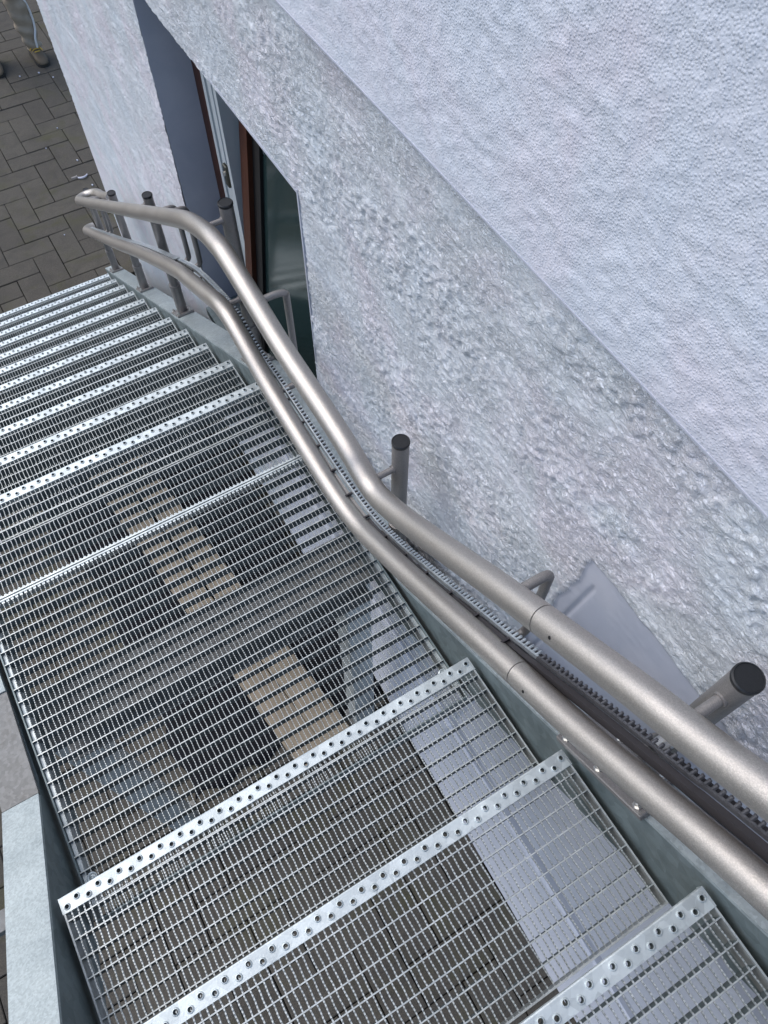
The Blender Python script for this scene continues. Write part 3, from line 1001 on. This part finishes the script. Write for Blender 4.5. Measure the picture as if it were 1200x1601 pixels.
# ------------------------------------------------------------------ white chips on the paving
chip_lab = [(.253, 4.162, .012, 'small white plaster chip on the pavers, second nearest to the rendered wall corner'),
            (.250, 3.832, .011, 'white plaster chip on the pavers just left of the upper rail end'),
            (.10, 4.42, .009, 'tiny white plaster crumb on a paver well left of the rail end'),
            (.255, 4.62, .010, 'white plaster crumb on the pavers halfway between shoes and rail end'),
            (.37, 5.42, .016, 'long white chip on the pavers just in front of the right shoe'),
            (.45, 5.30, .012, 'white crumb on the pavers between right shoe and wall corner'),
            (.22, 5.45, .014, 'white chip on the pavers between the two shoes'),
            (-.10, 3.42, .008, 'tiny pale crumb on a paver left of the first rail post')]
for x, y, s, lab in chip_lab:
    b = MB()
    k = 7; s *= .7
    top = [(x + s*rng.uniform(.5, 1)*math.cos(2*math.pi*i/k), y + s*rng.uniform(.5, 1)*1.2*math.sin(2*math.pi*i/k), ZG + .007) for i in range(k)]
    bot = [(px_ + .001, py_ + .001, ZG + .0008) for px_, py_, _z in top]
    b.add(top + bot, [tuple(range(k)), tuple(reversed(range(k, 2*k)))] + [(i, i + k, (i+1) % k + k, (i+1) % k) for i in range(k)])
    o = link('plaster_chip', b.mesh('plaster_chip', PL_SMOOTH)); tag(o, lab, 'chip', 'white chips on the paving')
b = MB()
cur = [Vector((.222 + .040*math.cos(a), 3.975 + .035*math.sin(a), ZG + .010)) for a in [math.pi*1.02 + i*.25 for i in range(12)]]
b.tube(cur, [0.003 + .004*math.sin(math.pi*min(1, i/11)) for i in range(12)], 8)
o = link('paper_scrap', b.mesh('paper_scrap', PL_FINE, True)); tag(o, 'curled white scrap on the pavers above the upper end of the rail', 'scrap')

# ------------------------------------------------------------------ person at the top left (only the lower legs are in the picture)
def cloth_mat(name, c, rough=0.85):
    m, nt, b = mat(name, c, rough, 0, 0.2)
    v = coords(nt)
    n = noise(nt, v, 18, 5, 0.6)
    nt.links.new(mix(nt, maprange(nt, n, .35, .7, 0, .5), c, tuple(x*.7 for x in c)), b.inputs['Base Color'])
    bump(nt, b, noise(nt, v, 500, 3), .3, .001)
    return m
TROUSER = cloth_mat('grey beige work trousers', (0.40, 0.335, 0.26))
JACKET = cloth_mat('dark jacket', (0.06, 0.065, 0.075))
SKIN, _, _ = mat('skin', (0.45, 0.27, 0.20), 0.55)
HAIR, _, _ = mat('brown hair', (0.05, 0.032, 0.02), 0.6)
SHOE = cloth_mat('brown grey work shoe', (0.15, 0.12, 0.085), 0.6)
SOLE, _, _ = mat('dark shoe sole', (0.03, 0.028, 0.025), 0.8)
LACE, _, _ = mat('yellow lace', (0.70, 0.45, 0.07), 0.7)
PIPING, _, _ = mat('reflective white piping', (0.75, 0.76, 0.76), 0.4)
person = thing('person', 'person in grey beige work trousers with white piping and brown shoes standing on the pavers', 'person', (0.25, 5.62, ZG))
def loft(b, rings, n=24, wr=None):
    """rings: (cx, cy, z, rx, ry); wr(angle, i) gives a radial offset"""
    vs = []; fs = []
    for i, (cx, cy, z, rx, ry) in enumerate(rings):
        for k in range(n):
            a = 2*math.pi*k/n
            d = wr(a, z) if wr else 0
            vs.append((cx + (rx + d)*math.cos(a), cy + (ry + d)*math.sin(a), z + (d*.6 if wr else 0)))
    for i in range(len(rings)-1):
        for k in range(n):
            j = (k+1) % n
            fs.append((i*n+k, i*n+j, (i+1)*n+j, (i+1)*n+k))
    fs.append(tuple(reversed(range(n)))); fs.append(tuple(range((len(rings)-1)*n, len(rings)*n)))
    b.add(vs, fs)
def interp(keys, m):
    out = []
    zs_ = [k[2] for k in keys]
    for i in range(m):
        z = zs_[0] + (zs_[-1]-zs_[0])*i/(m-1)
        for a, c in zip(keys, keys[1:]):
            if a[2] <= z <= c[2] + 1e-9:
                t = (z-a[2])/(c[2]-a[2]); t = t*t*(3-2*t)
                out.append(tuple(a[q] + (c[q]-a[q])*t if q != 2 else z for q in range(5))); break
    return out
FEET = ((0.185, 0.06), (-0.155, 0.09))
tr = MB()
for sgn, (fx, fy) in zip((1, -1), FEET):
    ph = 1.3 if sgn > 0 else 4.0
    def wr(a, z, ph=ph):
        low = max(0, 1 - z/.55)
        knee = math.exp(-((z-.50)/.10)**2)
        s = math.sin(z*62 + 2.0*math.sin(a + ph) + ph) * .0130*low + math.sin(z*37 - 1.5*math.cos(a*2 + ph)) * .0095*(.35 + knee)
        return s + .004*math.sin(3*a + z*9 + ph)
    keys = [(fx, fy, .075, .060, .070), (fx, fy, .14, .064, .072), (fx*.99, fy+.0, .30, .080, .086), (fx*.96, fy-.01, .50, .080, .084), (fx*.80, fy-.005, .72, .094, .098), (fx*.58, fy, .88, .106, .118), (fx*.40, fy, 1.0, .085, .11)]
    loft(tr, interp(keys, 90), 32, wr)
loft(tr, interp([(0, .07, .82, .13, .10), (0, .07, .92, .185, .125), (0, .07, 1.02, .165, .11), (0, .07, 1.08, .155, .10)], 14), 32)
trousers = part('trousers', tr, TROUSER, person, True)
body = MB()
loft(body, interp([(0, .07, 1.0, .155, .10), (0, .07, 1.15, .15, .105), (0, .07, 1.32, .175, .115), (0, .07, 1.42, .185, .10), (0, .07, 1.48, .12, .08), (0, .065, 1.52, .062, .062), (0, .06, 1.58, .056, .06), (0, .045, 1.60, .066, .082), (0, .04, 1.68, .076, .098), (0, .045, 1.75, .075, .096), (0, .055, 1.80, .050, .065), (0, .055, 1.815, .012, .02)], 60), 32)
for s in (1, -1):
    arm = [(s*.15, .07, 1.43), (s*.205, .075, 1.36), (s*.235, .085, 1.15), (s*.245, .06, .98), (s*.235, .03, .86)]
    body.tube(smoothpath(catmull(arm, 6), 1), [.055 - .026*i/24 for i in range(25)], 14)
    for f, (dx, ln) in enumerate(((-.018, .070), (-.006, .080), (.006, .076), (.018, .060))):
        body.tube([(s*.235, .028 + dx, .87), (s*.236, .018 + dx, .80), (s*.230, .010 + dx, .80 - ln*.6), (s*.220, .006 + dx, .80 - ln)], [.012, .010, .009, .007], 8)
    body.tube([(s*.23, .01, .85), (s*.215, -.012, .81), (s*.205, -.018, .78)], [.013, .010, .008], 8)
    body.lathe([(.004, 0), (.017, .006), (.020, .022), (.012, .040), (.003, .044)], (s*.076, .055, 1.655), 8)
body.tube([(0, -.055, 1.69), (0, -.075, 1.66), (0, -.058, 1.648)], [.008, .013, .007], 8)
body.tube([(-.024, -.046, 1.622), (0, -.054, 1.621), (.024, -.046, 1.622)], [.004, .006, .004], 6)
bo = part('body', body, SKIN, person, True)
ey = MB()
for s in (1, -1): ey.lathe([(.003, -.010), (.011, -.004), (.011, .004), (.003, .010)], (s*.030, -.046, 1.695), 10)
part('eyes', ey, BLACK, person, True)
hr = MB()
loft(hr, interp([(0, .075, 1.66, .070, .075), (0, .062, 1.72, .082, .094), (0, .058, 1.78, .074, .088), (0, .06, 1.825, .035, .05), (0, .06, 1.832, .01, .015)], 18), 24)
part('hair', hr, HAIR, person, True)
jk = MB()
loft(jk, interp([(0, .07, .96, .185, .125), (0, .07, 1.15, .172, .122), (0, .07, 1.32, .190, .128), (0, .07, 1.42, .196, .112), (0, .07, 1.475, .13, .092), (0, .066, 1.515, .075, .075)], 40), 32)
for s in (1, -1):
    arm = [(s*.15, .07, 1.43), (s*.205, .075, 1.36), (s*.235, .085, 1.15), (s*.245, .06, .98), (s*.237, .035, .90)]
    jk.tube(smoothpath(catmull(arm, 6), 1), [.066 - .022*i/24 for i in range(25)], 16)
part('jacket', jk, JACKET, person, True)
for sgn, (fx, fy), yaw in zip((1, -1), FEET, (R(4), R(-5))):
    Mf = Matrix.Translation((fx, fy, 0)) @ Matrix.Rotation(yaw, 4, 'Z')
    # upper: sections from heel (+y) to toe (-y)
    sh = MB()
    secs = [(.085, .022, .055), (.075, .036, .095), (.03, .042, .115), (-.02, .043, .105), (-.07, .046, .082), (-.12, .050, .066), (-.165, .047, .056), (-.195, .034, .045), (-.208, .012, .032)]
    n = 16; vs = []; fs = []
    for (y, hw, h) in secs:
        for k in range(n):
            a = 2*math.pi*k/n
            x = hw*math.copysign(abs(math.cos(a))**.75, math.cos(a)); z = .016 + (h-.016)*(.5 + .5*math.copysign(abs(math.sin(a))**.7, math.sin(a)))
            vs.append(Mf @ Vector((x*(1 - .28*max(0, (z-.045)/.08)), y, z)))
    for i in range(len(secs)-1):
        for k in range(n):
            j = (k+1) % n
            fs.append((i*n+k, (i+1)*n+k, (i+1)*n+j, i*n+j))
    fs.append(tuple(range(n))); fs.append(tuple(reversed(range((len(secs)-1)*n, len(secs)*n))))
    sh.add(vs, fs)
    sho = part('shoe', sh, SHOE, person, True)
    so_ = MB(); vs = []
    outl = [(y, hw + .005) for y, hw, h in secs]
    ring = [(hw, y) for y, hw in outl] + [(-hw, y) for y, hw in reversed(outl)]
    m = len(ring)
    vs = [Mf @ Vector((x, y, .001)) for x, y in ring] + [Mf @ Vector((x, y, .024)) for x, y in ring]
    so_.add(vs, [tuple(range(m)), tuple(reversed(range(m, 2*m)))] + [(i, i+m, (i+1) % m + m, (i+1) % m) for i in range(m)])
    part('sole', so_, SOLE, sho)
    la = MB()
    for q in range(3):
        y = -.045 - .022*q; z = .098 - .011*q
        la.tube([Mf @ Vector(p) for p in ((-.034, y + .006, z - .016), (-.015, y, z + .001), (.015, y - .004, z + .001), (.034, y + .004, z - .016))], .0042, 6)
    la.tube([Mf @ Vector(p) for p in ((0, -.04, .107), (-.03, -.055, .098), (-.045, -.045, .078))], .0045, 6)
    la.tube([Mf @ Vector(p) for p in ((0, -.04, .107), (.03, -.065, .096), (.046, -.085, .070))], .0045, 6)
    part('laces', la, LACE, sho, True)
    pp = MB()
    line = [(fx + sgn*.02, fy - .078, .10), (fx + sgn*.028, fy - .084, .17), (fx + sgn*.056, fy - .074, .24), (fx + sgn*.066, fy - .066, .33), (fx + sgn*.060, fy - .068, .41), (fx + sgn*.045, fy - .076, .47)]
    pp.tube(catmull(line, 6), .0085, 8)
    part('piping', pp, PIPING, trousers, True)
